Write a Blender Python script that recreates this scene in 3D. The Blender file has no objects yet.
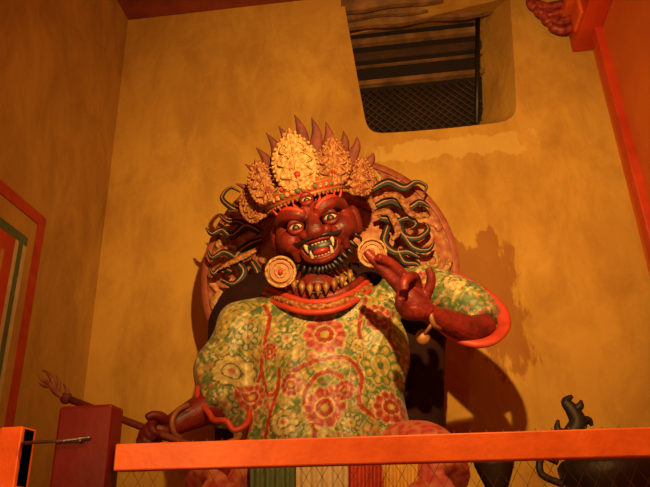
import bpy, bmesh, math, random
import numpy as np
from mathutils import Vector, Matrix, noise, geometry
random.seed(7); rng=np.random.RandomState(5)
scene=bpy.context.scene
scene.view_settings.view_transform='Standard'
V=Vector
# ------------------------------------------------------------------ camera
C=V((0,0,1.3)); F=650.0
th=math.radians(24); ps=math.radians(6); ro=math.radians(2)
fw=V((-math.sin(ps)*math.cos(th),math.cos(ps)*math.cos(th),math.sin(th)))
r0=V((math.cos(ps),math.sin(ps),0)); u0=r0.cross(fw)
rr=r0*math.cos(ro)-u0*math.sin(ro); uu=u0*math.cos(ro)+r0*math.sin(ro)
cam=bpy.data.cameras.new('camera'); cam.lens=36; cam.sensor_width=36
co=bpy.data.objects.new('camera',cam); scene.collection.objects.link(co)
m=Matrix((rr,uu,-fw)).transposed().to_4x4(); m.translation=C; co.matrix_world=m
scene.camera=co
# survey helper: a sighting from the camera station met with a known room plane -> metres
def hit(a,b,ax,val):
    d=rr*((a-325)/F)+uu*((243.5-b)/F)+fw
    return C+d*((val-C[ax])/d[ax])
def P(a,b,y): return hit(a,b,1,y)
def S(a,b,y): return (P(a+1,b,y)-P(a,b,y)).length

# ------------------------------------------------------------------ materials
def mat(name,c1,c2=None,rough=.6,metal=0,scale=8,bump=0.2,bscale=None,spec=.5,ramp=(.35,.65),coat=0):
    m=bpy.data.materials.new(name); m.use_nodes=True; nt=m.node_tree; n=nt.nodes; l=nt.links
    b=n['Principled BSDF']; b.inputs['Roughness'].default_value=rough; b.inputs['Metallic'].default_value=metal
    b.inputs['Specular IOR Level'].default_value=spec
    b.inputs['Coat Weight'].default_value=coat; b.inputs['Coat Roughness'].default_value=.25
    tc=n.new('ShaderNodeTexCoord')
    no=n.new('ShaderNodeTexNoise'); no.inputs['Scale'].default_value=scale; no.inputs['Detail'].default_value=8
    no.inputs['Roughness'].default_value=.6
    l.new(tc.outputs['Object'],no.inputs['Vector'])
    r=n.new('ShaderNodeValToRGB'); r.color_ramp.elements[0].position=ramp[0]; r.color_ramp.elements[1].position=ramp[1]
    r.color_ramp.elements[0].color=(*c1,1); r.color_ramp.elements[1].color=(*(c2 or tuple(x*.75 for x in c1)),1)
    l.new(no.outputs['Fac'],r.inputs['Fac']); l.new(r.outputs['Color'],b.inputs['Base Color'])
    if bump:
        n2=n.new('ShaderNodeTexNoise'); n2.inputs['Scale'].default_value=bscale or scale*3; n2.inputs['Detail'].default_value=6
        l.new(tc.outputs['Object'],n2.inputs['Vector'])
        bp=n.new('ShaderNodeBump'); bp.inputs['Strength'].default_value=bump; bp.inputs['Distance'].default_value=.02
        l.new(n2.outputs['Fac'],bp.inputs['Height']); l.new(bp.outputs['Normal'],b.inputs['Normal'])
    return m
def carved(name,c1,c2,scale=40,metal=.2,rough=.4,strength=.8):
    m=mat(name,c1,c2,rough,metal,scale=scale*.4,bump=0); nt=m.node_tree; n=nt.nodes; l=nt.links; b=n['Principled BSDF']
    tc=[x for x in n if x.type=='TEX_COORD'][0]; rp=[x for x in n if x.type=='VALTORGB'][0]
    vo=n.new('ShaderNodeTexVoronoi'); vo.inputs['Scale'].default_value=scale; vo.feature='SMOOTH_F1'
    l.new(tc.outputs['Object'],vo.inputs['Vector'])
    l.new(vo.outputs['Distance'],rp.inputs['Fac']); rp.color_ramp.elements[0].position=.25; rp.color_ramp.elements[1].position=.75
    bp=n.new('ShaderNodeBump'); bp.inputs['Strength'].default_value=strength; bp.inputs['Distance'].default_value=.02; bp.invert=True
    l.new(vo.outputs['Distance'],bp.inputs['Height']); l.new(bp.outputs['Normal'],b.inputs['Normal'])
    return m
def plaster(name,a,b_,dark,patches=None):
    m=mat(name,a,b_,.85,0,scale=.9,bump=.5,bscale=9,spec=.2,ramp=(.3,.7)); nt=m.node_tree; n=nt.nodes; l=nt.links
    b=n['Principled BSDF']; rp=[x for x in n if x.type=='VALTORGB'][0]; tc=[x for x in n if x.type=='TEX_COORD'][0]
    mp=n.new('ShaderNodeMapping'); mp.inputs['Scale'].default_value=(2.2,2.2,1.0); l.new(tc.outputs['Object'],mp.inputs['Vector'])
    n3=n.new('ShaderNodeTexNoise'); n3.inputs['Scale'].default_value=1.1; n3.inputs['Detail'].default_value=12; n3.inputs['Roughness'].default_value=.7; n3.inputs['Distortion'].default_value=.5
    l.new(mp.outputs['Vector'],n3.inputs['Vector'])
    r2=n.new('ShaderNodeValToRGB'); r2.color_ramp.elements[0].position=.42; r2.color_ramp.elements[1].position=.78
    l.new(n3.outputs['Fac'],r2.inputs['Fac'])
    mx=n.new('ShaderNodeMixRGB'); mx.inputs['Color2'].default_value=(*dark,1)
    l.new(r2.outputs['Color'],mx.inputs['Fac']); l.new(rp.outputs['Color'],mx.inputs['Color1'])
    out=mx.outputs['Color']
    def mt(op,x,y):
        q=n.new('ShaderNodeMath'); q.operation=op
        for i,z in enumerate((x,y)):
            if z is None: continue
            if isinstance(z,(int,float)): q.inputs[i].default_value=z
            else: l.new(z,q.inputs[i])
        return q.outputs[0]
    sp=n.new('ShaderNodeSeparateXYZ'); l.new(tc.outputs['Object'],sp.inputs[0])
    nz=n.new('ShaderNodeTexNoise'); nz.inputs['Scale'].default_value=4.5; nz.inputs['Detail'].default_value=6; nz.inputs['Roughness'].default_value=.6
    mp2=n.new('ShaderNodeMapping'); mp2.inputs['Scale'].default_value=(1.6,1,.6); l.new(tc.outputs['Object'],mp2.inputs['Vector']); l.new(mp2.outputs['Vector'],nz.inputs['Vector'])
    for (sx,sz,hx,hz,cc,amt) in (patches or []):
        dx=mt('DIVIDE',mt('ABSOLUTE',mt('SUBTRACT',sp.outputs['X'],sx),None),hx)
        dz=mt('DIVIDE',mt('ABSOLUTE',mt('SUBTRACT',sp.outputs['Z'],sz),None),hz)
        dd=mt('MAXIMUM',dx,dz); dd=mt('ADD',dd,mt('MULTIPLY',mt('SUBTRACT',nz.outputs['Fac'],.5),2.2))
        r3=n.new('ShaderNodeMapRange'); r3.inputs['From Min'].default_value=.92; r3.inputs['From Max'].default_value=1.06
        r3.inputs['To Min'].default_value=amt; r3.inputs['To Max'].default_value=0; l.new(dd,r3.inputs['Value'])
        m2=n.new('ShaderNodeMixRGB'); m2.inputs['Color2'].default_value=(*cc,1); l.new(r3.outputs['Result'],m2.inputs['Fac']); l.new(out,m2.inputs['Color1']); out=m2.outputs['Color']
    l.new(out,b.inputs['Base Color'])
    return m
M={}
st_=P(490,300,5.2); st2=P(440,148,5.2)  # wall patches: darker brown right of the statue, paler band below the opening
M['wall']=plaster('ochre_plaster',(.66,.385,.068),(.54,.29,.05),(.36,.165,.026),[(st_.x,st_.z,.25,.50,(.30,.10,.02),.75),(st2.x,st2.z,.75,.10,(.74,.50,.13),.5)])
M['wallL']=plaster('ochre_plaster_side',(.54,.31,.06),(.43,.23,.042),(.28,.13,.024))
M['wallR']=mat('orange_painted_wall',(.66,.16,.02),(.54,.11,.014),.6,scale=1.5,bump=.1)
M['redpaint']=mat('red_painted_timber',(.62,.06,.012),(.44,.034,.01),.45,scale=3,bump=.15)
M['orangepaint']=mat('orange_painted_timber',(.88,.155,.018),(.68,.095,.010),.5,scale=6,bump=.15,bscale=30)
M['maroonpaint']=mat('maroon_gloss_timber',(.13,.003,.005),(.07,.002,.003),.45,scale=5,bump=.1,coat=.0,spec=.3)
M['timber']=mat('old_timber',(.30,.145,.045),(.11,.05,.018),.8,scale=4,bump=.5,bscale=25)
M['timberdark']=mat('dark_timber',(.07,.03,.014),(.035,.015,.008),.8,scale=4,bump=.3,bscale=25)  # darker timber tone for the lattice and one set-back board
M['ceil']=mat('ceiling_timber',(.26,.045,.02),(.15,.025,.012),.7,scale=4,bump=.3)
M['dark']=mat('dark_void',(.012,.006,.004),None,.9,bump=0)
M['floor']=mat('stone_floor',(.25,.17,.10),(.16,.10,.06),.8,scale=2)
M['skin']=mat('red_lacquer_skin',(.22,.016,.009),(.075,.007,.005),.5,scale=9,bump=.4,bscale=26,coat=.05,spec=.4)
M['skinhi']=mat('bright_red_lip',(.34,.02,.012),None,.4,bump=0)
M['white']=mat('painted_white',(.56,.45,.30),(.44,.32,.18),.4,scale=20,bump=0)
M['black']=mat('black_lacquer',(.012,.008,.007),None,.45,bump=0)
M['gold']=carved('gilded_carving',(.42,.175,.045),(.15,.025,.012),42,.1,.6)
M['goldpale']=carved('pale_gilded_carving',(.58,.34,.10),(.28,.085,.03),46,.05,.6)
M['goldsmooth']=mat('gilding',(.38,.16,.04),(.2,.06,.018),.5,metal=.25,scale=10,bump=.2)
M['spike']=mat('flame_hair_wood',(.20,.035,.018),(.10,.02,.012),.7,scale=12,bump=.4)
M['halo']=carved('halo_carving',(.62,.27,.12),(.36,.08,.045),20,.0,.65,.7)
M['halorim']=mat('halo_rim',(.42,.13,.06),(.26,.055,.03),.6,scale=12)
M['ribbon']=mat('dark_ribbon',(.014,.015,.008),(.008,.009,.005),.65,scale=12,bump=.2)
M['shell']=mat('shell_earring',(.50,.26,.11),(.36,.14,.055),.6,scale=18,bump=.3)
M['cloak']=mat('dark_cloak',(.03,.007,.005),(.015,.004,.003),.9,scale=8,spec=.2)
M['pink']=carved('pink_brocade',(.42,.04,.035),(.55,.20,.08),22,.0,.6,.3)
M['redcarve']=carved('red_carving',(.42,.05,.03),(.12,.012,.01),22,.0,.5,.6)
M['trim']=mat('red_silk_trim',(.50,.045,.014),(.36,.028,.01),.55,scale=10,bump=.2)
M['cream']=mat('cream_silk',(.62,.5,.28),(.5,.36,.16),.6,scale=8,bump=.2)
M['yellow']=mat('yellow_silk',(.65,.36,.06),(.5,.22,.04),.6,scale=8,bump=.2)
M['green']=mat('green_paint',(.10,.15,.06),(.07,.10,.04),.6,scale=8,bump=.2)
M['bronze']=mat('dark_bronze',(.022,.014,.010),(.035,.02,.010),.55,metal=.3,scale=8,bump=.3)
M['iron']=mat('iron',(.2,.16,.13),(.1,.07,.05),.4,metal=.8,scale=20,bump=.2)
M['wire']=mat('wire',(.20,.11,.04),None,.5,metal=.3,bump=0)
M['pinkstaff']=mat('pale_carved_wood',(.34,.15,.08),(.18,.06,.03),.6,scale=20,bump=.4)

# ------------------------------------------------------------------ mesh builder
def link(o,parent=None):
    scene.collection.objects.link(o)
    if parent: o.parent=parent
    return o
def empty(name):
    o=bpy.data.objects.new(name,None); scene.collection.objects.link(o); o.empty_display_size=.1; return o
def cr(pts,n=8):
    """catmull-rom for tuples"""
    pts=[tuple(p) for p in pts]; q=[pts[0]]+pts+[pts[-1]]; out=[]
    for i in range(1,len(q)-2):
        a,b,c,d=[np.array(q[j],float) for j in (i-1,i,i+1,i+2)]
        for k in range(n):
            t=k/n
            out.append(.5*((2*b)+(-a+c)*t+(2*a-5*b+4*c-d)*t*t+(-a+3*b-3*c+d)*t**3))
    out.append(np.array(pts[-1],float)); return out
class B:
    def __init__(s): s.v=[];s.f=[];s.m=[]
    def add(s,v,f,mi=0):
        o=len(s.v); s.v+= [tuple(x) for x in v]; s.f+=[tuple(i+o for i in q) for q in f]; s.m+=[mi]*len(f)
    def ell(s,c,r,R=None,mi=0,nu=20,nv=12):
        c=V(c); R=R or Matrix.Identity(3); v=[];f=[]
        for j in range(nv+1):
            p=math.pi*j/nv
            for i in range(nu):
                a=2*math.pi*i/nu
                v.append(c+R@V((r[0]*math.sin(p)*math.cos(a),r[1]*math.sin(p)*math.sin(a),r[2]*math.cos(p))))
        for j in range(nv):
            for i in range(nu):
                a=j*nu+i;b=j*nu+(i+1)%nu
                f.append((a,a+nu,b+nu,b))
        s.add(v,f,mi)
    def tube(s,pts,rad,mi=0,seg=12,flat=None,depth=None):
        """pts world, rad list. flat=Vector: thin direction with half-thickness depth"""
        pts=[V(p) for p in pts]; n=len(pts); v=[];f=[]; prev=None
        if not hasattr(rad,'__len__'): rad=[rad]*n
        for i,p in enumerate(pts):
            t=(pts[min(i+1,n-1)]-pts[max(i-1,0)]).normalized()
            if flat is not None:
                b=V(flat).normalized(); a=t.cross(b).normalized()
            else:
                if prev is None:
                    h=V((0,0,1)) if abs(t.z)<.9 else V((1,0,0)); a=t.cross(h).normalized()
                else: a=(prev-t*prev.dot(t)).normalized()
                prev=a; b=t.cross(a)
            for k in range(seg):
                q=2*math.pi*k/seg
                rb=rad[i] if depth is None else min(depth,rad[i])
                v.append(p+a*rad[i]*math.cos(q)+b*rb*math.sin(q))
        for i in range(n-1):
            for k in range(seg):
                a=i*seg+k;b=i*seg+(k+1)%seg; f.append((a,b,b+seg,a+seg))
        f.append(tuple(range(seg-1,-1,-1))); f.append(tuple((n-1)*seg+k for k in range(seg)))
        s.add(v,f,mi)
    def rings(s,rings,mi=0,cap=True):
        n=len(rings);k=len(rings[0]);v=[q for r in rings for q in r];f=[]
        for i in range(n-1):
            for j in range(k):
                a=i*k+j;b=i*k+(j+1)%k; f.append((a,b,b+k,a+k))
        if cap: f.append(tuple(range(k-1,-1,-1))); f.append(tuple((n-1)*k+j for j in range(k)))
        s.add(v,f,mi)
    def lathe(s,c,prof,mi=0,seg=28):
        c=V(c); s.rings([[c+V((r*math.cos(2*math.pi*j/seg),r*math.sin(2*math.pi*j/seg),z)) for j in range(seg)] for r,z in prof],mi)
    def box(s,lo,hi,mi=0,R=None,c=None):
        lo=V(lo);hi=V(hi)
        v=[V((x,y,z)) for x in (lo.x,hi.x) for y in (lo.y,hi.y) for z in (lo.z,hi.z)]
        if R is not None: c=V(c) if c is not None else (lo+hi)/2; v=[c+R@(q-c) for q in v]
        s.add(v,[(0,1,3,2),(4,6,7,5),(0,4,5,1),(2,3,7,6),(0,2,6,4),(1,5,7,3)],mi)
    def build(s,name,mats,parent=None,smooth=True,bevel=0):
        me=bpy.data.meshes.new(name); me.from_pydata(s.v,[],s.f)
        for x in mats: me.materials.append(x)
        me.polygons.foreach_set('material_index',s.m)
        bm=bmesh.new(); bm.from_mesh(me); bmesh.ops.recalc_face_normals(bm,faces=bm.faces); bm.to_mesh(me); bm.free()
        if smooth: me.shade_smooth()
        o=bpy.data.objects.new(name,me); link(o,parent)
        if bevel:
            bv=o.modifiers.new('bevel','BEVEL'); bv.width=bevel; bv.segments=2
        return o
def bake(o,mats=None,smooth=True):
    dg=bpy.context.evaluated_depsgraph_get(); dg.update()
    me=bpy.data.meshes.new_from_object(o.evaluated_get(dg)); old=o.data
    o.modifiers.clear(); o.data=me
    if mats: me.materials.clear(); [me.materials.append(x) for x in mats]
    if smooth: me.shade_smooth()
    return o
def remesh(b,name,voxel,mats,parent=None,it=6):
    o=b.build(name,mats,None)
    r=o.modifiers.new('r','REMESH'); r.mode='VOXEL'; r.voxel_size=voxel
    if it: sm=o.modifiers.new('s','SMOOTH'); sm.iterations=it; sm.factor=.5
    bpy.context.view_layer.update(); bake(o,mats)
    if parent: o.parent=parent
    return o

# ------------------------------------------------------------------ room shell
BY=5.2
Lx=P(107,200,BY).x; Rx=P(613,130,BY).x; H=P(200,12,BY).z
def boxobj(name,lo,hi,mt,parent=None,bevel=0):
    b=B(); b.box(lo,hi); return b.build(name,[mt],parent,smooth=False,bevel=bevel)
FY=-1.6
fr=cr([(343,-3),(349,30),(357,75),(363,108),(366,122),(371,130),(382,133),(415,131),(450,128),(495,123),(509,119),(515,112),(516,100),(514,60),(510,-3)],3)
fr=[(x[0],x[1]) for x in fr]
bk=[(x-(x-343)/170*34,y+4) for x,y in fr]
f1=[P(x,y,BY) for x,y in fr]; b1=[P(x,y,BY+.6) for x,y in bk]
for l_ in (f1,b1):
    for q in l_: q.z=min(q.z,H-.02)
def wallface(y,hole):
    x0,x1=Lx-.3,Rx+.3
    outer=[V((x0,y,0)),V((x1,y,0)),V((x1,y,H)),V((x0,y,H))]
    tri=geometry.tessellate_polygon([[V((p.x,p.z,0)) for p in outer],[V((p.x,p.z,0)) for p in hole]])
    return outer+hole,tri
b=B()
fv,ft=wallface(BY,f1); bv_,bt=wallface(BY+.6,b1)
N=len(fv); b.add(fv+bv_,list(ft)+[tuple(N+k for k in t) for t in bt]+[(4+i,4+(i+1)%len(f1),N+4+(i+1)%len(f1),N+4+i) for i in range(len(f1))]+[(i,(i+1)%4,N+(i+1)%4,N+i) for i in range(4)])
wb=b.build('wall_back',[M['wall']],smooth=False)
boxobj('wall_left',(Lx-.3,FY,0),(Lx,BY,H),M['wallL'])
boxobj('wall_right',(Rx,FY,0),(Rx+.3,BY,H),M['wallR'])
boxobj('wall_front',(Lx-.3,FY-.3,0),(Rx+.3,FY,H),M['wallL'])
boxobj('floor',(Lx-.3,FY-.3,-.15),(Rx+.3,BY+.6,0),M['floor'])
b=B(); b.box((Lx-.3,FY-.3,H),(Rx+.3,BY+.6,H+.1))
y=BY-.9
while y>FY:
    b.box((Lx-.1,y-.06,H-.1),(Rx+.1,y+.06,H+.02)); y-=.7
b.build('ceiling',[M['ceil']],smooth=False,bevel=.01)

# window contents: lintel logs, boards, lattice, pole, all set in the wall opening
win=empty('window_1')
WY=BY+.50
b=B()
xl=P(343,0,BY).x; xr=P(511,0,BY).x
for i,(yy,rz) in enumerate([(BY+.06,.085),(BY+.20,.065),(BY+.33,.08)]):
    n_=14
    b.tube([(xl-.02+(xr+.0-.15*i/3-xl)*k/n_,yy,H-.09-.01*math.sin(k*1.1+i)) for k in range(n_+1)],[rz*(1+.06*math.sin(k*.9+i*2)) for k in range(n_+1)],0,10)
for (y0,y1,dy,mi) in [(10,22,.04,0),(25,43,.0,0),(45,50,.04,1),(52,64,.02,0),(68,84,.0,0)]:
    a=P(338,y1+3,WY); c=P(486,y0,WY)
    b.box((a.x,WY+dy,a.z),(c.x,WY+.07,min(c.z,H-.03)),mi)
wp=b.build('lintel_logs_and_boards',[M['timber'],M['timberdark']],win,smooth=False,bevel=.012)
b=B()
z0=P(420,136,WY).z; z1=P(420,84,WY).z; x0=P(352,110,WY).x; x1=P(484,110,WY).x
k=x0-(z1-z0)
while k<x1:
    for sg in (1,-1):
        p=[]
        for z in np.linspace(z0,z1,12):
            x=k+(z-z0) if sg>0 else k+(z1-z)
            if x0<=x<=x1: p.append((x,WY+.03+.01*sg,z))
        if len(p)>1: b.tube([p[0],p[-1]],.009,seg=5)
    k+=.085
b.build('lattice',[M['timberdark']],win)
a=P(473,0,WY); c=P(479,124,WY-.02)
b=B(); b.tube([(c.x-.02,WY-.02,c.z),(a.x+.02,WY-.02,H-.02)],.026); b.build('pole',[M['black']],win)
b=B(); b.box((x0-.05,WY+.075,z0-.02),(x1+.05,WY+.09,H-.02)); b.build('blackout_plate',[M['dark']],win,smooth=False)  # near-black plate standing in for the unlit space behind the boards
# right wall timber: corner post, beam and bracket
b=B(); b.box((Rx-.07,BY-.34,0),(Rx+.01,BY-.22,H)); b.build('trim_1',[M['redpaint']],smooth=False,bevel=.01)
zb=P(590,38,BY-.2).z
tb=empty('painted_roof_beam')
b=B()
b.box((Rx-.20,FY,zb),(Rx,BY-.02,zb+.32),0)
b.box((Rx-.26,FY,zb+.32),(Rx,BY-.02,zb+.42),1)
for yy in np.arange(.5,BY-.2,.42):
    b.box((Rx-.225,yy,zb+.05),(Rx-.19,yy+.26,zb+.26),1)
b.build('beam',[M['redpaint'],M['orangepaint']],tb,smooth=False,bevel=.012)
b=B()
for i in range(4):
    q=cr([(Rx-.2,BY-.16,zb+.18+.1*i),(Rx-.30-.05*i,BY-.16,zb+.16+.1*i),(Rx-.38-.05*i,BY-.16,zb+.22+.1*i),(Rx-.36-.05*i,BY-.16,zb+.30+.1*i),(Rx-.30-.05*i,BY-.16,zb+.27+.1*i)],5)
    b.tube(q,.04,0,10)
b.build('bracket',[M['redcarve']],tb)

# mural frame on left wall
K=hit(45,219,0,Lx); mp=empty('mural_panel')
def strip(b,y0,y1,z0,z1,t,mi): b.box((Lx+.0005,y0,z0),(Lx+t,y1,z1),mi)
b=B(); ky,kz=K.y,K.z; e=.6
strip(b,ky-.09,ky,.3,kz,.012,0); strip(b,e,ky-.09,kz-.09,kz,.012,0)
strip(b,ky-.33,ky-.19,.3,kz-.25,.010,1); strip(b,ky-.29,ky-.24,.3,kz-.25,.013,2)
strip(b,e,ky-.19,kz-.32,kz-.25,.011,2)
strip(b,e,ky-.33,.3,kz-.32,.008,3)
strip(b,ky-.47,ky-.44,.3,kz-.45,.012,4)
b.build('painted_bands',[M['trim'],M['cream'],M['green'],M['redpaint'],M['yellow']],mp,smooth=False)

# ------------------------------------------------------------------ statue
ST=empty('wrathful_deity_statue')
# --- robe
b=B()
rows=[(297,350,278,4.22,.16),(282,362,288,4.22,.2),(258,380,299,4.24,.27),(238,398,314,4.26,.33),(230,405,335,4.28,.37),(234,407,360,4.28,.39),(238,407,390,4.28,.41),(239,408,420,4.28,.44),(237,409,450,4.28,.46),(234,412,478,4.28,.45)]
rg=[]
for a,c,py,yc,dp in rows:
    p0=P(a,py,yc);p1=P(c,py,yc);cc=(p0+p1)/2;rx=(p1-p0).length/2
    ring=[]
    for k in range(40):
        q=2*math.pi*k/40; cx=math.cos(q);sx=math.sin(q)
        ring.append(cc+V((rx*math.copysign(abs(cx)**.85,cx),dp*math.copysign(abs(sx)**.85,sx),0)))
    rg.append(ring)
b.rings(rg)
def ptube(b,pts,mi=0,seg=18,n=6,**k):
    q=cr(pts,n); P3=[P(x[0],x[1],x[2]) for x in q]; r=[x[3]*S(x[0],x[1],x[2]) for x in q]
    b.tube(P3,r,mi,seg,**k); return P3,r
ptube(b,[(285,318,4.22,22),(262,318,4.18,24),(240,330,4.12,24),(226,356,4.05,24),(220,380,4.0,26),(221,400,3.95,26),(226,412,3.9,24)])
ptube(b,[(360,312,4.22,22),(392,300,4.15,24),(425,290,4.05,24),(450,293,3.98,24),(472,308,3.9,22),(484,322,3.84,17)])
robe=remesh(b,'brocade_robe',.009,[M['cream']],ST,it=8)
me=robe.data; n=len(me.vertices)
co_=np.empty(n*3); me.vertices.foreach_get('co',co_); co_=co_.reshape(-1,3)
no_=np.empty(n*3); me.vertices.foreach_get('normal',no_); no_=no_.reshape(-1,3)
X,Y,Z=co_[:,0].copy(),co_[:,1].copy(),co_[:,2].copy()
zt=P(320,320,3.9).z; zbm=P(320,440,3.9).z
w=np.clip((zt-Z)/(zt-zbm),0,1)
def ridge(a): return 1-np.abs(np.sin(a))**.7*1.6
fold=.030*w*ridge(X*8.5+.9*np.sin(Z*2.3)+.4*np.sin(Z*7))+.020*np.sin(X*9+Z*11+np.sin(X*5))+.012*ridge(X*17+Z*5)*w
sh=P(392,298,4.0); rad_=np.hypot(X-sh.x,Z-sh.z); an=np.arctan2(Z-sh.z,X-sh.x)
fold+=.018*np.exp(-(rad_/.6)**2)*ridge(an*5)
co_+=no_*fold[:,None]; me.vertices.foreach_set('co',co_.ravel()); me.update()
# procedural embroidery stored as colour attribute (pattern only)
G=np.array
pal=dict(green=G((.12,.185,.045)),teal=G((.085,.16,.09)),yel=G((.44,.33,.08)),cream=G((.50,.43,.19)),red=G((.34,.035,.02)),pink=G((.46,.14,.085)),olive=G((.27,.28,.075)),dk=G((.08,.06,.025)))
col=np.tile(pal['olive'],(n,1))
f=np.sin(X*22+2.4*np.sin(Z*13)+1.1)*np.sin(Z*20+2.0*np.sin(X*15))
g=np.sin(X*47+3*np.sin(Z*31+X*9))*np.sin(Z*43+3*np.sin(X*27))
h_=np.sin(X*70+4*np.sin(Z*40))*np.sin(Z*66+3*np.sin(X*52))
col[f>.15]=pal['green']; col[f<-.4]=pal['yel']
col[(g>.68)]=pal['cream']; col[(g<-.62)]=pal['green']; col[(h_>.75)]=pal['pink']; col[np.abs(f)<.045]=pal['cream']
for _ in range(200):
    a=rng.uniform(190,505);c=rng.uniform(262,445); q=P(a,c,4.0); R=rng.uniform(4,7)*.0066
    dx=X-q.x;dz=Z-q.z; r=np.hypot(dx,dz); t=np.arctan2(dz,dx); kk=rng.randint(4,7)
    rad=R*(.68+.32*np.cos(kk*t+rng.uniform(0,6)))
    c1,c2=[pal[x] for x in rng.choice(['yel','cream','pink','teal','green','green','pink','teal'],2,replace=False)]
    col[r<rad]=c1; col[(r<rad*.5)]=c2
def poly(pts,wd,color,y=4.0):
    q=[P(x[0],x[1],y) for x in cr(pts,6)]
    dmin=np.full(n,9.)
    for a,c in zip(q[:-1],q[1:]):
        ax,az=a.x,a.z; ux,uz=c.x-ax,c.z-az; L=ux*ux+uz*uz+1e-9
        t=np.clip(((X-ax)*ux+(Z-az)*uz)/L,0,1); dmin=np.minimum(dmin,np.hypot(X-ax-t*ux,Z-az-t*uz))
    m_=(dmin<wd)&(Y<4.35); col[m_]=color
lines=[[(264,306),(272,322),(268,345),(262,372),(272,398),(296,376),(318,366)],[(318,366),(340,362),(352,366),(362,380),(360,405),(376,418),(405,422)],
 [(318,380),(308,394),(308,412),(318,432),(318,446)],[(318,380),(332,376),(344,382)],
 [(365,302),(360,330),(366,350),(358,370)],[(392,312),(388,335),(398,352),(407,356)],[(262,372),(250,400),(254,425),(244,446)],[(282,372),(278,400),(270,440)]]
for L in lines: poly(L,.019,pal['yel'])
for L in lines: poly(L,.013,pal['red'])
fl=[(325,335,25,'red'),(231,370,21,'yel'),(382,362,24,'green'),(326,408,23,'red'),(250,396,16,'pink'),(378,314,17,'red'),(247,335,16,'teal'),(390,405,18,'red'),(287,425,15,'yel'),(455,283,13,'yel'),(288,340,14,'teal'),(352,424,12,'teal'),(425,280,13,'pink'),(225,402,12,'teal'),(292,386,13,'pink'),(345,392,11,'pink'),(270,352,10,'pink'),(360,345,10,'yel'),(300,318,9,'yel'),(350,312,9,'teal')]
for a,c,R,k in fl:
    q=P(a,c,3.92 if 240<a<405 else 3.85); R*=.0060; dx=X-q.x;dz=Z-q.z;r=np.hypot(dx,dz);t=np.arctan2(dz,dx)
    rad=R*(.84+.16*np.abs(np.cos(5*t)))
    o2={'red':('cream','pink','red','yel'),'yel':('dk','yel','cream','pink'),'green':('cream','green','yel','teal'),'pink':('cream','pink','red','yel'),'teal':('yel','teal','cream','pink')}[k]
    fr_=Y<4.35
    col[(r<rad)&fr_]=pal[o2[0]]; col[(r<rad*.92)&fr_]=pal[o2[1]]
    col[(r<rad*.84)&(np.cos(10*t)>-.3)&(r>R*.52)&fr_]=pal[o2[2]]
    col[(r<R*.46)&fr_]=pal[o2[0]]; col[(r<R*.40)&fr_]=pal[o2[2]]; col[(r<R*.18)&fr_]=pal[o2[3]]
ca=me.color_attributes.new('embroidery','FLOAT_COLOR','POINT')
ca.data.foreach_set('color',np.c_[col,np.ones(n)].ravel())
rm=bpy.data.materials.new('silk_brocade'); rm.use_nodes=True; nn=rm.node_tree.nodes; ll=rm.node_tree.links
bs=nn['Principled BSDF']; bs.inputs['Roughness'].default_value=.48; bs.inputs['Sheen Weight'].default_value=.08
at=nn.new('ShaderNodeAttribute'); at.attribute_name='embroidery'
tc=nn.new('ShaderNodeTexCoord'); vo=nn.new('ShaderNodeTexVoronoi'); vo.inputs['Scale'].default_value=26
ll.new(tc.outputs['Object'],vo.inputs['Vector'])
rp=nn.new('ShaderNodeValToRGB'); rp.color_ramp.elements[0].position=.1; rp.color_ramp.elements[1].position=.6
rp.color_ramp.elements[0].color=(1.3,1.25,1.05,1); rp.color_ramp.elements[1].color=(.62,.60,.55,1)
ll.new(vo.outputs['Distance'],rp.inputs['Fac'])
mx=nn.new('ShaderNodeMixRGB'); mx.blend_type='MULTIPLY'; mx.inputs['Fac'].default_value=.8
ll.new(at.outputs['Color'],mx.inputs['Color1']); ll.new(rp.outputs['Color'],mx.inputs['Color2']); ll.new(mx.outputs['Color'],bs.inputs['Base Color'])
bp=nn.new('ShaderNodeBump'); bp.inputs['Strength'].default_value=.4; bp.inputs['Distance'].default_value=.01
ll.new(vo.outputs['Distance'],bp.inputs['Height']); ll.new(bp.outputs['Normal'],bs.inputs['Normal'])
me.materials.clear(); me.materials.append(rm)

# sleeve trims (orange-red lining of the flared cuff), scalloped hems
b=B()
fl_=dict(flat=(-.35,-.9,.1),depth=.02)
ptube(b,[(440,330,3.78,2),(455,339,3.74,3),(476,344,3.72,4.5),(494,339,3.74,6),(504,326,3.8,7),(500,310,3.86,7),(486,294,3.93,5.5),(468,281,3.98,3.5),(452,273,4.0,2)],**fl_)
ptube(b,[(198,386,3.84,2.5),(198,400,3.80,3),(208,412,3.76,3),(214,420,3.73,3),(226,421,3.71,3),(234,430,3.72,3),(246,424,3.76,3),(250,410,3.84,2.5)],flat=(0,-1,.2),depth=.02)
b.build('sleeve_trim',[M['trim']],ST)
# --- cloak behind
b=B()
rg=[]
for a,c,py,yc,dp in [(250,400,268,4.5,.12),(222,432,285,4.5,.16),(208,452,310,4.52,.2),(206,448,350,4.52,.2),(214,446,400,4.52,.2),(214,446,450,4.5,.25),(210,448,490,4.5,.25)]:
    p0=P(a,py,yc);p1=P(c,py,yc);cc=(p0+p1)/2;rx=(p1-p0).length/2
    rg.append([cc+V((rx*math.cos(2*math.pi*k/32),dp*math.sin(2*math.pi*k/32),0)) for k in range(32)])
b.rings(rg); remesh(b,'cloak',.03,[M['cloak']],ST,8)
# --- neck & arms
b=B()
ptube(b,[(322,300,4.2,34),(320,275,4.18,30),(318,245,4.15,28)])
ptube(b,[(318,296,4.0,22),(319,285,4.02,22)])
remesh(b,'neck',.015,[M['skin']],ST,4)
b=B()
ptube(b,[(226,388,4.02,16),(218,402,3.93,17),(200,411,3.85,15.5),(182,420,3.78,12.5),(170,427,3.74,10.5)])
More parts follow.
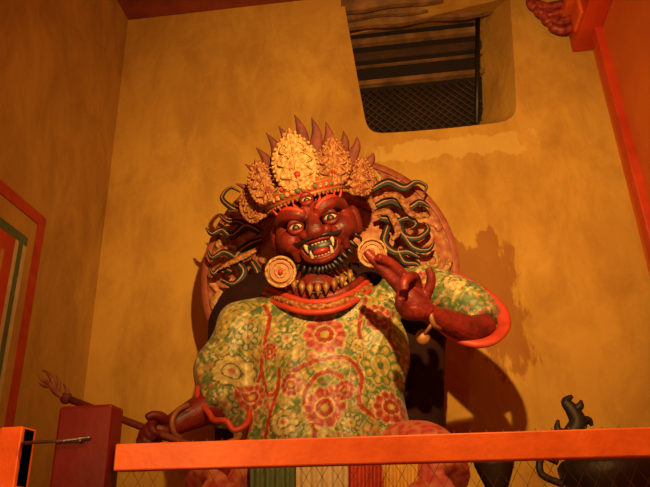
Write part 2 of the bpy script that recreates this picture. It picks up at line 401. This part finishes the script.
# lowered hand: palm, five fingers wrapped round staff
ptube(b,[(172,426,3.74,10.5),(163,430,3.70,11),(153,433,3.67,10)])
for (px,py) in [(160,421),(155,425),(151,430),(149,436)]:
    ptube(b,[(px+5,py+3,3.70,5),(px-4,py,3.64,4.6),(px-9,py+5,3.58,4.2),(px-6,py+11,3.57,3.8),(px,py+13,3.59,3.4)],seg=10,n=4)
ptube(b,[(168,424,3.68,5.2),(162,417,3.61,4.8),(153,415,3.57,4.3),(146,418,3.55,3.6)],seg=10,n=4)
remesh(b,'lowered_arm',.0062,[M['skin']],ST,4)
b=B()
q=cr([(188,405,3.74),(178,410,3.68),(172,421,3.65),(174,433,3.67),(181,438,3.7)],6)
b.tube([P(*z) for z in q],.016)
b.build('bracelet',[M['goldsmooth']],ST)
# raised arm
b=B()
ptube(b,[(484,326,3.84,15),(472,330,3.76,15),(452,323,3.66,13),(436,317,3.58,10.5),(426,312,3.53,10)])
ptube(b,[(428,313,3.53,10.5),(418,306,3.50,13),(408,298,3.47,12.5),(402,291,3.46,10)])
ptube(b,[(424,300,3.50,8),(412,290,3.47,8)])
fn=[[(403,292,3.45,6.6),(392,279,3.40,6.2),(381,267,3.36,5.6),(371,257,3.33,5.0),(366,251,3.32,4.2)],   # index
    [(409,287,3.46,6.6),(401,274,3.40,6.2),(391,264,3.35,5.6),(382,259,3.31,5.0),(377,257,3.29,4.4)],      # middle
    [(417,290,3.48,6.2),(414,277,3.40,5.8),(405,281,3.33,5.3),(404,291,3.33,4.6)],                        # ring folded
    [(425,298,3.50,5.8),(430,286,3.46,5.2),(431,276,3.43,4.7),(428,268,3.41,4.0)],                       # little
    [(420,314,3.48,7),(408,314,3.40,6.4),(400,306,3.34,5.6),(401,297,3.31,4.8)]]                            # thumb
for q in fn: ptube(b,q,seg=12,n=5)
remesh(b,'raised_arm',.0058,[M['skin']],ST,3)
b=B()
q=cr([(439,303,3.62),(433,306,3.54),(431,315,3.50),(434,325,3.53),(440,329,3.6)],6)
b.tube([P(*z) for z in q],.014)
b.ell(P(423,337,3.62),(.04,.025,.045)); b.tube([P(432,324,3.53),P(427,331,3.58),P(423,337,3.62)],.010)
b.build('bracelet_raised',[M['goldsmooth']],ST)

# --- head
O=P(316,230,3.92); s=S(316,230,3.92)
pt=math.radians(19); Wd=V((.06,-math.cos(pt),-math.sin(pt))).normalized()
R0=V((1,0,0)); R0=(R0-Wd*R0.dot(Wd)).normalized(); U0=Wd.cross(R0).normalized()
rh=math.radians(12)
RL=R0*math.cos(rh)+U0*math.sin(rh); UL=U0*math.cos(rh)-R0*math.sin(rh)
HM=Matrix((RL,UL,Wd)).transposed()
def L(a,b_,c): return O+HM@V((a,b_,c))*s
def hell(b,c,r,mi=0,rot=0,nu=20,nv=12):
    b.ell(L(*c),[q*s for q in r],HM@Matrix.Rotation(math.radians(rot),3,'Z'),mi,nu,nv)
def htube(b,pts,mi=0,n=6,seg=10,**k):
    q=cr(pts,n); b.tube([L(*x[:3]) for x in q],[x[3]*s for x in q],mi,seg,**k)
b=B()
hell(b,(0,10,-16),(39,42,38)); hell(b,(2,-16,-4),(31,25,30)); hell(b,(2,-31,6),(16,11,16))
for sg in (-1,1):
    hell(b,(sg*24,-7,17),(14,12,13)); hell(b,(sg*31,-2,0),(10,18,18))
    htube(b,[(sg*5,10,29,5),(sg*12,15.5,31,7.5),(sg*23,18.5,25,7.5),(sg*33,15,11,5)])
    htube(b,[(sg*5,11,31,3),(sg*3,18,30,3),(sg*5,24,28,2.5)])
    hell(b,(sg*9,-6,33),(7,5,6.5))
    htube(b,[(sg*8,-4,33,3),(sg*17,-8,29,3.5),(sg*24,-16,21,4),(sg*24,-26,14,4)])
    htube(b,[(sg*9,-3,29,2.5),(sg*16,-5,28,3),(sg*24,-4,25,3),(sg*29,2,18,2)])
    hell(b,(sg*41,0,-12),(6,16,9))
htube(b,[(0,12,27,6),(0,4,33,7),(0,-4,37,9)])
for k in range(3): htube(b,[(-6,6+3*k-1,33-k,1.4),(0,7+3.3*k,35-k*1.6,1.8),(6,6+3*k-1,33-k,1.4)])
hell(b,(0,-5,37),(9.5,7.5,8))
htube(b,[(-19,-15,22,3),(-12,-11,29,4),(0,-10.5,33,4),(12,-11,29,4),(19,-15,22,3)])
htube(b,[(-18,-18,22,3),(-13,-28,25,4),(0,-32,28,4.2),(13,-28,25,4),(18,-18,22,3)])
face=remesh(b,'face',.006,[M['skin']],ST,3)
b=B()
# mouth cavity, tongue, lips, teeth
hell(b,(0,-20,23),(17,9.5,9),0)
hell(b,(0,-24,29),(8,4,5),1)
htube(b,[(-18,-17,25,1.4),(-11,-13.5,31.5,1.8),(0,-13,34.5,2),(11,-13.5,31.5,1.8),(18,-17,25,1.4)],2)
htube(b,[(-18,-17,25,1.4),(-13,-27,28,1.7),(0,-30.5,31,2),(13,-27,28,1.7),(18,-17,25,1.4)],2)
for i in range(-4,5):
    x=i*3.1; z=33-abs(i)**1.5*.75
    hell(b,(x,-15.5,z-1),(1.6,2.2,1.6),3,nu=8,nv=6)
    if abs(i)<4: hell(b,(x,-27.5,z-3.2),(1.5,1.7,1.5),3,nu=8,nv=6)
for sg in (-1,1):
    htube(b,[(sg*12.5,-14,30,2.3),(sg*13,-18,31,1.7),(sg*12,-23,31,.4)],3)
    htube(b,[(sg*9.5,-28,29.5,1.9),(sg*10,-24,31.5,1.4),(sg*9.5,-21,31.5,.3)],3)
b.build('mouth',[M['black'],M['skinhi'],M['skin'],M['white']],ST)
b=B()
for (x,y,z,r) in [(-17,4.5,25,7.2),(17,4.5,25,7.2),(0,27,26.8,6)]:
    hell(b,(x,y,z),(r,r*.74,r),0)
    hell(b,(x,y-1,z+r*.72),(r*.55,r*.55,r*.34),1); hell(b,(x,y-1,z+r*.98),(r*.2,r*.2,r*.12),2)
    for q in (1,-1):
        htube(b,[(x-r*1.05,y,z+r*.35,1.0),(x-r*.6,y+q*r*.55,z+r*.74,2.3),(x,y+q*r*.72,z+r*.82,2.8),(x+r*.6,y+q*r*.55,z+r*.74,2.3),(x+r*1.05,y,z+r*.35,1.0)],3)
b.build('eyes',[M['white'],M['black'],M['skinhi'],M['skin']],ST)
b=B()
for sg in (-1,1):
    htube(b,[(sg*6,15,36,1.8),(sg*13,20,36,2.4),(sg*23,23,31,2.2),(sg*32,20,19,1.2)],1)
    for k in range(4):
        htube(b,[(sg*(10+7*k),20+k*.5,35-k*4,1.5),(sg*(13+7*k),25+k*.5,34-k*4,1.0),(sg*(12+7*k),29,32-k*4,.3)],1,n=4,seg=6)
    htube(b,[(sg*3,-11,38,1),(sg*10,-10.5,36,1.8),(sg*19,-12,31,1.8),(sg*26,-8,26,1.5),(sg*28,-3,25,1.1),(sg*25,-1,26.5,.6)],0)
    for k in range(6):
        t=k/5; x=8+26*t; y=-37+22*t*t+2
        htube(b,[(sg*x,y+1,20-16*t,2.6),(sg*(x+3),y-4,21-16*t,2.2),(sg*(x+6),y-8,19-16*t,1.3),(sg*(x+5),y-12,18-16*t,.3)],0,n=4,seg=7)
for k in range(-2,3):
    htube(b,[(k*3,-38,22,2.2),(k*4,-42,23,1.8),(k*5,-46,21,.3)],0,n=4,seg=7)
b.build('brows_and_beard',[M['black'],M['trim']],ST)
# earrings
b=B()
for (px,py,r) in [(281,272,15),(372,253,14)]:
    y0=3.86; c=P(px,py,y0)
    Rm=Matrix((RL,UL,Wd)).transposed()
    b.ell(c,(r*s,r*s,.03),Rm,0,28,10)
    for rr_,tt in ((.92,.10),(.62,.08),(.32,.07)):
        n_=28; ring=[c+Rm@V((r*s*rr_*math.cos(2*math.pi*k/n_),r*s*rr_*math.sin(2*math.pi*k/n_),.03)) for k in range(n_+1)]
        b.tube(ring,r*s*tt,1 if rr_!=.62 else 0,8)
    b.ell(c+Wd*.035,(.018,.018,.02),None,2,12,8)
b.build('earrings',[M['shell'],M['goldpale'],M['trim']],ST)
# crown band
b=B()
def arc(y,rx,rz,zc,rad,mi,a0=-100,a1=100,n=30):
    b.tube([L(rx*math.sin(math.radians(a0+(a1-a0)*k/n)),y-3*math.cos(math.radians(a0+(a1-a0)*k/n))+3,zc+rz*math.cos(math.radians(a0+(a1-a0)*k/n))) for k in range(n+1)],rad*s,mi,10)
arc(36,43,42,-14,4.5,0); arc(41,44,43,-14,2.5,1); arc(31.5,43,43,-14,2.2,1); 
for k in range(27):
    a=math.radians(-95+190*k/26); hell(b,(44*math.sin(a),36.5,-14+47*math.cos(a)),(2.6,2.6,2.2),2 if k%3 else 3,nu=10,nv=6)
for k in range(33):
    a=math.radians(-95+190*k/32); hell(b,(43*math.sin(a),29,-14+45*math.cos(a)),(1.6,1.8,1.6),1,nu=8,nv=6)
b.build('crown_band',[M['trim'],M['goldsmooth'],M['goldpale'],M['green']],ST)
# crown leaves
def leaf(b,base,tip,wd,z0,z1,mi,gem):
    bx,by=base;tx,ty=tip; ax=V((tx-bx,ty-by)); Ln=ax.length; ax.normalize(); pr=V((ax.y,-ax.x))
    NR,NC=26,16; prof=[(0,.5),(.12,.82),(.3,1),(.5,1),(.68,.78),(.82,.45),(.93,.16),(1,.0)]
    fr=[];bkk=[]
    for i in range(NR+1):
        t=i/NR
        hw=np.interp(t,[p[0] for p in prof],[p[1] for p in prof])*wd/2*(1+.06*math.sin(t*34))+.15
        for j in range(NC+1):
            q=-1+2*j/NC; rel=4.5*(1-q*q)+(2.2 if abs(q)>.8 else 0)+1.2*math.cos(q*9)*math.cos(t*26)
            px=bx+ax.x*Ln*t+pr.x*hw*q; py=by+ax.y*Ln*t+pr.y*hw*q; z=z0+(z1-z0)*t-3*q*q
            fr.append(L(px,py,z+rel)); bkk.append(L(px,py,z-3))
    f=[];W=NC+1;N=len(fr)
    for i in range(NR):
        for j in range(NC):
            a=i*W+j; f.append((a,a+1,a+1+W,a+W)); f.append((N+a,N+a+W,N+a+1+W,N+a+1))
    per=[j for j in range(W)]+[i*W+NC for i in range(1,NR+1)]+[NR*W+j for j in range(NC-1,-1,-1)]+[i*W for i in range(NR-1,0,-1)]
    for k in range(len(per)):
        a=per[k];c=per[(k+1)%len(per)]; f.append((a,a+N,c+N,c))
    b.add(fr+bkk,f,mi)
    for sg in (-1,1):
        for i in range(1,14):
            t=i/14.5; hw=np.interp(t,[p[0] for p in prof],[p[1] for p in prof])*wd/2
            hell(b,(bx+ax.x*Ln*t+pr.x*hw*sg,by+ax.y*Ln*t+pr.y*hw*sg,z0+(z1-z0)*t+1),(1.9,1.9,1.9),mi,nu=8,nv=6)
    t=.22; hell(b,(bx+ax.x*Ln*t,by+ax.y*Ln*t,z0+(z1-z0)*t+5),(wd*.07,wd*.08,2.4),gem,nu=14,nv=8)
    for sg in (-1,1):
        for (ta,tb_,hb) in ((.12,.34,.62),(.32,.54,.66),(.52,.72,.5)):
            pts=[]
            for (tt,hh_) in ((ta,.08),(ta+.06,.35),((ta+tb_)/2,.7*hb/.6),(tb_,hb*.8),(tb_+.02,.3),(tb_-.05,.22)):
                pts.append((bx+ax.x*Ln*tt+pr.x*hh_*sg*wd/2,by+ax.y*Ln*tt+pr.y*hh_*sg*wd/2,z0+(z1-z0)*tt+4.6-2*hh_,1.1))
            htube(b,pts,mi,n=3,seg=6)
    htube(b,[(bx+ax.x*Ln*q,by+ax.y*Ln*q,z0+(z1-z0)*q+5.2,1.5*(1.05-q)) for q in (.05,.3,.6,.95)],mi,n=3,seg=6)
b=B()
leaf(b,(-3,38),(2,101),43,30,22,1,3)
leaf(b,(-34,36),(-39,84),30,16,6,0,3); leaf(b,(29,36),(42,86),33,16,6,0,3)
leaf(b,(50,22),(66,62),27,-6,-14,0,2); leaf(b,(-50,26),(-61,62),25,-6,-14,0,2)
for (a,c,r) in [(-20,43,5),(14,43,5),(-44,40,4),(42,36,4)]:
    hell(b,(a,c,24 if abs(a)<30 else 8),(r,r,3),1); hell(b,(a,c,28 if abs(a)<30 else 12),(r*.45,r*.45,2),2)
b.build('crown_leaves',[M['gold'],M['goldpale'],M['trim'],M['skinhi']],ST)
b=B()
for i,(a,c,w_) in enumerate([(-66,70,7),(-52,88,8),(-37,103,9),(-22,112,9),(-8,117,9),(11,125,10),(27,114,9),(40,107,9),(55,94,9),(66,82,8),(78,62,8),(-74,50,6)]):
    bx=a*.55;by=30+abs(c-30)*.1
    zz=-8-(i%3)*5
    htube(b,[(bx,by,zz,w_*.8),(bx+(a-bx)*.4-3,by+(c-by)*.4,zz-2,w_),(bx+(a-bx)*.75+3,by+(c-by)*.75,zz-4,w_*.6),(a,c,zz-4,.4)],0,flat=Wd,depth=2.5*s)
b.build('flame_hair',[M['spike']],ST)
# --- halo (mandorla)
hy=4.62; hc=P(328,270,hy); hs=S(328,270,hy); HR=126*hs
b=B()
def ringY(r0,r1,y0,y1,mi,n=72):
    q=[[hc+V((r*math.cos(2*math.pi*k/n),y,r*math.sin(2*math.pi*k/n))) for k in range(n)] for r,y in ((r0,y0),(r0,y1),(r1,y1),(r1,y0),(r0,y0))]
    b.rings(q,mi,cap=False)
ringY(.02,HR*.97,0,.06,0); ringY(HR*.97,HR*1.02,-.02,.07,1); ringY(HR*.60,HR*.63,-.02,.02,1)
for k in range(22):
    a=2*math.pi*k/22; sg=1 if k%2 else -1; pts=[]
    c=hc+V((HR*.80*math.cos(a),-.01,HR*.80*math.sin(a)))
    for j in range(22):
        t=j/21; r=HR*.145*(1-t*.85); q=a+sg*(t*9)
        pts.append(c+V((r*math.cos(q),0,r*math.sin(q))))
    b.tube(pts,[.028-.012*j/21 for j in range(22)],0 if k%2 else 2,8)
b.build('halo',[M['halo'],M['halorim'],M['goldpale']],ST)
# --- dark ribbons
b=B()
def ribbon(pts,mi=0):
    q=cr(pts,8); b.tube([P(x[0],x[1],x[2]) for x in q],[x[3]*hs*.86 for x in q],mi,10,flat=(0,1,0),depth=.012)
    if mi==0: b.tube([P(x[0],x[1],x[2])+V((0,-.012,0)) for x in q],[x[3]*hs*.16 for x in q],2,6)
y1=4.45
for L_ in [[(262,222,4),(246,214,5),(232,208,4),(222,198,3),(230,188,2),(240,192,1)],
 [(260,232,4),(246,226,6),(232,236,5),(222,230,4),(212,234,3),(206,228,1)],
 [(262,240,4),(248,246,6),(236,258,5),(244,272,5),(234,284,4),(222,280,2)],
 [(252,262,4),(258,276,5),(246,292,5),(238,302,3),(228,300,1)],
 [(236,258,4),(224,252,4),(212,258,3),(208,250,1)],[(246,226,3),(238,222,4),(228,222,3),(218,214,1)],
 [(264,208,4),(254,200,5),(246,190,3),(252,182,1)],[(232,272,3),(222,268,4),(214,274,3),(210,268,1)],
 [(372,190,4),(388,182,5),(404,188,5),(416,182,3),(426,186,2),(424,194,1)],
 [(376,206,4),(392,200,6),(408,208,5),(420,202,4),(430,208,1)],
 [(380,218,4),(396,222,6),(404,236,5),(418,238,4),(428,230,3),(424,222,1)],
 [(388,226,4),(384,242,5),(394,252,5),(408,252,4),(420,258,2)],
 [(396,222,3),(408,218,4),(416,224,3),(410,230,1)],
 [(404,236,4),(414,248,4),(428,250,3),(434,242,1)],[(398,250,3),(404,262,4),(416,264,3),(424,270,1)]]:
    ribbon([(x,y_,y1,w_) for x,y_,w_ in L_])
for L_ in [[(268,196,3),(252,200,4),(240,212,4),(228,212,2)],[(384,196,3),(398,196,4),(412,214,4),(428,216,2)],[(256,250,3),(244,256,4),(228,264,3),(218,270,1)],[(374,214,3),(388,212,4),(398,230,4),(392,240,2)]]:
    ribbon([(x,y_,y1-.06,w_) for x,y_,w_ in L_],1)
b.build('swirling_ribbons',[M['ribbon'],M['gold'],M['shell']],ST)
# --- collar
b=B()
def wt(pts,mi): 
    q=cr(pts,8); b.tube([P(x[0],x[1],x[2]) for x in q],[x[3]*.006 for x in q],mi,12)
wt([(262,298,4.1,2.5),(282,306,3.93,3),(305,312,3.86,3),(330,311,3.85,3),(352,303,3.91,3),(374,288,4.08,2.5)],0)
wt([(264,293,4.1,3),(284,301,3.94,4),(306,307,3.87,4),(330,306,3.86,4),(350,299,3.92,4),(371,285,4.07,3)],1)
wt([(267,288,4.1,3),(286,296,3.96,3.5),(307,302,3.90,3.5),(330,301,3.89,3.5),(349,294,3.94,3.5),(368,281,4.07,3)],0)
wt([(272,283,4.1,4),(290,291,3.98,5),(308,297,3.93,5),(330,296,3.92,5),(348,289,3.95,5),(364,277,4.06,4)],2)
for i in range(9):
    t=i/8; px=286+64*t; py=282+10*math.sin(math.pi*t)-6*t; yy=3.93-.10*math.sin(math.pi*t)
    b.tube([P(px,py-6,yy),P(px,py-1,yy-.01),P(px,py+7,yy)],[.012,.024,.003],3,8)
b.build('collar',[M['trim'],M['gold'],M['skin'],M['goldsmooth']],ST)

# --- lower body: brocade trousers, crossed legs, apron cloths
b=B()
ptube(b,[(310,470,4.35,44),(262,470,4.15,38),(222,476,3.9,30),(208,492,3.78,26)])
ptube(b,[(345,470,4.35,44),(395,462,4.15,40),(428,458,3.9,35),(446,484,3.76,28)])
ptube(b,[(208,500,3.78,26),(260,520,3.7,22),(320,530,3.7,18)])
ptube(b,[(446,492,3.76,27),(390,525,3.62,22),(320,540,3.6,18)])
low=remesh(b,'brocade_trousers',.014,[M['pink']],ST,8)
b=B()
def cloth(x0,x1,yt,yb,Yd,mi,amp=.02):
    NX,NY=24,14; g1=[]
    for i in range(NY+1):
        for j in range(NX+1):
            q=P(x0+(x1-x0)*j/NX,yt+(yb-yt)*i/NY,Yd); q.y+=amp*math.sin(j*1.3)*(0.4+i/NY); g1.append(q)
    N=len(g1);W=NX+1
    f=[(i*W+j,i*W+j+1,(i+1)*W+j+1,(i+1)*W+j) for i in range(NY) for j in range(NX)]
    b.add(g1+[q+V((0,.02,0)) for q in g1],f+[tuple(N+k for k in reversed(x)) for x in f],mi)
cloth(296,348,440,525,3.68,0); cloth(250,300,446,520,3.72,1); cloth(382,418,446,520,3.70,2); cloth(346,384,446,520,3.72,3)
b.build('apron_cloths',[M['cream'],M['green'],M['yellow'],M['trim']],ST)
b=B(); wt([(243,446,4.1,7),(270,456,3.86,8),(320,462,3.78,8),(375,456,3.84,8),(408,444,4.05,7)],0)
b.build('sash',[M['trim']],ST)
# staff held in lowered hand, carved tip
b=B()
A1=P(150,430,3.60); A2=P(66,398,3.56)
dr=(A2-A1).normalized(); A0=A1-dr*.5
b.tube([A0,A1,A2],.020,0,12)
b.ell(A2,(.035,.03,.035)) 
for pts in [[(66,398,3),(56,392,3.4),(50,384,2.8),(42,380,1.6),(38,374,.5)],[(56,391,2.5),(52,380,2.4),(48,373,1.8),(42,370,.5)],[(58,391,2.4),(59,382,1.9),(56,375,.5)],[(52,386,2),(44,386,1.7),(39,383,.4)],[(66,398,2.4),(67,390,2),(63,384,.5)]]:
    q=cr([(x,y_,3.55,r_) for x,y_,r_ in pts],5)
    b.tube([P(*z[:3]) for z in q],[z[3]*.0055 for z in q],1,10)
b.build('carved_staff',[M['spike'],M['pinkstaff']],ST)

# ------------------------------------------------------------------ altar / pedestal
zs=P(330,542,3.6).z-.1
b=B(); cx=P(325,500,4.3).x
b.box((cx-1.35,3.35,0),(cx+1.35,BY,zs-.35),0); b.box((cx-1.45,3.28,zs-.35),(cx+1.45,BY,zs-.25),1); b.box((cx-1.2,3.42,zs-.25),(cx+1.2,BY-.1,zs-.06),2); b.box((cx-1.28,3.36,zs-.06),(cx+1.28,BY-.05,zs+.02),1)
for k in range(12):
    b.ell((cx-1.1+.2*k,3.42,zs-.16),(.09,.05,.09),None,1,12,8)
b.build('statue_pedestal',[M['maroonpaint'],M['goldsmooth'],M['redpaint']],smooth=False,bevel=.01)
az=1.22
b=B(); x0=cx+1.5; b.box((x0,3.9,0),(Rx-.02,4.9,az-.06),0); b.box((x0-.02,3.85,az-.06),(Rx-.01,4.95,az),1)
b.build('offering_altar',[M['maroonpaint'],M['redpaint']],smooth=False,bevel=.01)

# bronze incense burner with lid and dragon finial
ib=empty('bronze_incense_burner'); c=P(606,470,4.3); bx=c.x
zt=P(605,460,4.3).z
b=B(); hgt=zt-az
b.lathe((bx,4.3,az),[(.16,0),(.17,.02),(.1,.05),(.08,.10),(.2,hgt*.5),(.27,hgt*.75),(.28,hgt*.92),(.25,hgt),(.20,hgt+.02),(.08,hgt+.03)])
for sg in (-1,1):
    q=cr([(bx+sg*.26,4.3,az+hgt*.7),(bx+sg*.38,4.3,az+hgt*.85),(bx+sg*.36,4.3,az+hgt*1.08),(bx+sg*.27,4.3,az+hgt*1.0)],6); b.tube(q,.022)
b.build('bowl',[M['bronze']],ib)
b=B()
q=cr([(578,470,4.3,9),(568,442,4.3,8),(578,424,4.3,9),(572,410,4.3,7),(566,402,4.3,5),(572,396,4.3,2)],6)
b.tube([P(*t[:3]) for t in q],[t[3]*.0062 for t in q],0,12)
for pts in [[(572,412,4.3,4),(580,406,4.28,4),(581,400,4.28,1)],[(578,424,4.3,6),(588,420,4.3,4),(592,426,4.3,1.5)],[(568,436,4.3,6),(558,430,4.3,4),(558,420,4.3,1.5)],[(568,432,4.3,6),(586,436,4.3,6),(594,430,4.3,2)],
            [(600,464,4.3,6),(612,455,4.3,6),(626,458,4.3,5),(634,450,4.3,2)],[(590,464,4.3,6),(582,452,4.3,6),(573,452,4.3,4)]]:
    q=cr(pts,5); b.tube([P(*t[:3]) for t in q],[t[3]*.0062 for t in q],0,10)
b.build('dragon_finial',[M['bronze']],ib)
# small bronze lamp beside the knee
bl=B(); c=P(497,487,3.95); zt2=P(497,464,3.95).z
bl.lathe((c.x,3.95,zs+.02),[(.09,0),(.09,.02),(.03,.05),(.025,max(.1,zt2-zs-.2)),(.06,zt2-zs-.15),(.11,zt2-zs-.03),(.115,zt2-zs),(.09,zt2-zs-.01),(.02,zt2-zs-.03)])
bl.build('butter_lamp',[M['bronze']])

# ------------------------------------------------------------------ railing in front
RY=1.9
rail=empty('orange_railing')
a=P(117,458,RY); c=P(660,442,RY); hh=13*S(300,455,RY)
b=B(); dv=(c-a); q=a+dv*1.35; 
v=[]
for pnt in (a,q):
    for dy in (-.02,.03):
        for dz in (-hh,hh): v.append((pnt.x,RY+dy,pnt.z+dz))
b.add(v,[(0,1,3,2),(4,6,7,5),(0,4,5,1),(2,3,7,6),(0,2,6,4),(1,5,7,3)],0)
v=[(x,y_,z-.75) for x,y_,z in v]; b.add(v,[(0,1,3,2),(4,6,7,5),(0,4,5,1),(2,3,7,6),(0,2,6,4),(1,5,7,3)],0)
b.box((q.x-.08,RY-.05,0),(q.x+.02,RY+.05,q.z+.06),0)
l0=P(30,428,RY); l1=P(-6,428,RY)
b.box((l1.x-.5,RY-.03,l0.z-.17),(l0.x,RY+.03,l0.z-.002),0); b.box((l1.x-.5,RY-.03,l0.z-.9),(l0.x,RY+.03,l0.z-.8),0); b.box((l0.x-.07,RY-.04,0),(l0.x,RY+.04,l0.z),0)
b.build('rails',[M['orangepaint']],rail,smooth=False,bevel=.004)
b=B()
zt_=P(100,404,RY-.045).z
b.box((P(53,450,RY-.045).x,RY-.045,0),(P(108,450,RY-.045).x,RY+.045,zt_))
po=b.build('post',[M['maroonpaint']],rail,smooth=False,bevel=.010)
b=B()
LYr=RY-.053
b.tube([P(24,443,LYr),P(60,441,LYr),P(90,438,LYr)],.005,0,10)
b.box(P(62,443,LYr),P(84,439,LYr)+V((0,.012,0)),0)
for xx in (64,80): b.ell(P(xx,441,LYr),(.006,.006,.006),None,0,10,6)
b.tube([P(24,443,LYr),P(22,443,RY)],.006,0,8)
b.build('latch',[M['iron']],rail)
# wire netting
b=B(); zA=a.z-.74; cell=.045
x=a.x-.8
while x<q.x:
    for sg in (1,-1):
        pts=[]
        n_=34
        for k in range(n_+1):
            z=zA+(a.z+hh+.014-zA)*k/n_; xx=x+sg*(z-zA)*.6+(0 if sg>0 else .45)
            if a.x<=xx<=q.x: pts.append((xx,RY+.036+.002*sg,z+(xx-a.x)*dv.z/dv.x*(k/n_)))
        if len(pts)>1: b.tube([pts[0],pts[-1]],.0006,0,4)
    x+=cell
b.build('wire_netting',[M['wire']],rail)

# ------------------------------------------------------------------ lights
def pl_(name,loc,e,colr,r,spot=None,aim=None):
    l_=bpy.data.lights.new(name,'SPOT' if spot else 'POINT'); l_.energy=e; l_.color=colr; l_.shadow_soft_size=r
    o=bpy.data.objects.new(name,l_); o.location=loc; scene.collection.objects.link(o)
    if spot:
        l_.spot_size=math.radians(spot); l_.spot_blend=1.0
        o.rotation_euler=(V(aim)-V(loc)).to_track_quat('-Z','Y').to_euler()
pl_('shaded_spot_lamp',(.16,1.0,3.12),640,(1,.60,.20),.03,96,(.0,5.2,3.9))
pl_('ambient_fill',(.14,.98,3.16),150,(1,.56,.17),.04)  # unseen point light added beside the spot for ambient fill
pl_('side_bulb',(-.9,.9,1.7),24,(1,.54,.16),.05)
w=bpy.data.worlds.new('world'); scene.world=w; w.use_nodes=True
w.node_tree.nodes['Background'].inputs[0].default_value=(1,.5,.2,1); w.node_tree.nodes['Background'].inputs[1].default_value=.02
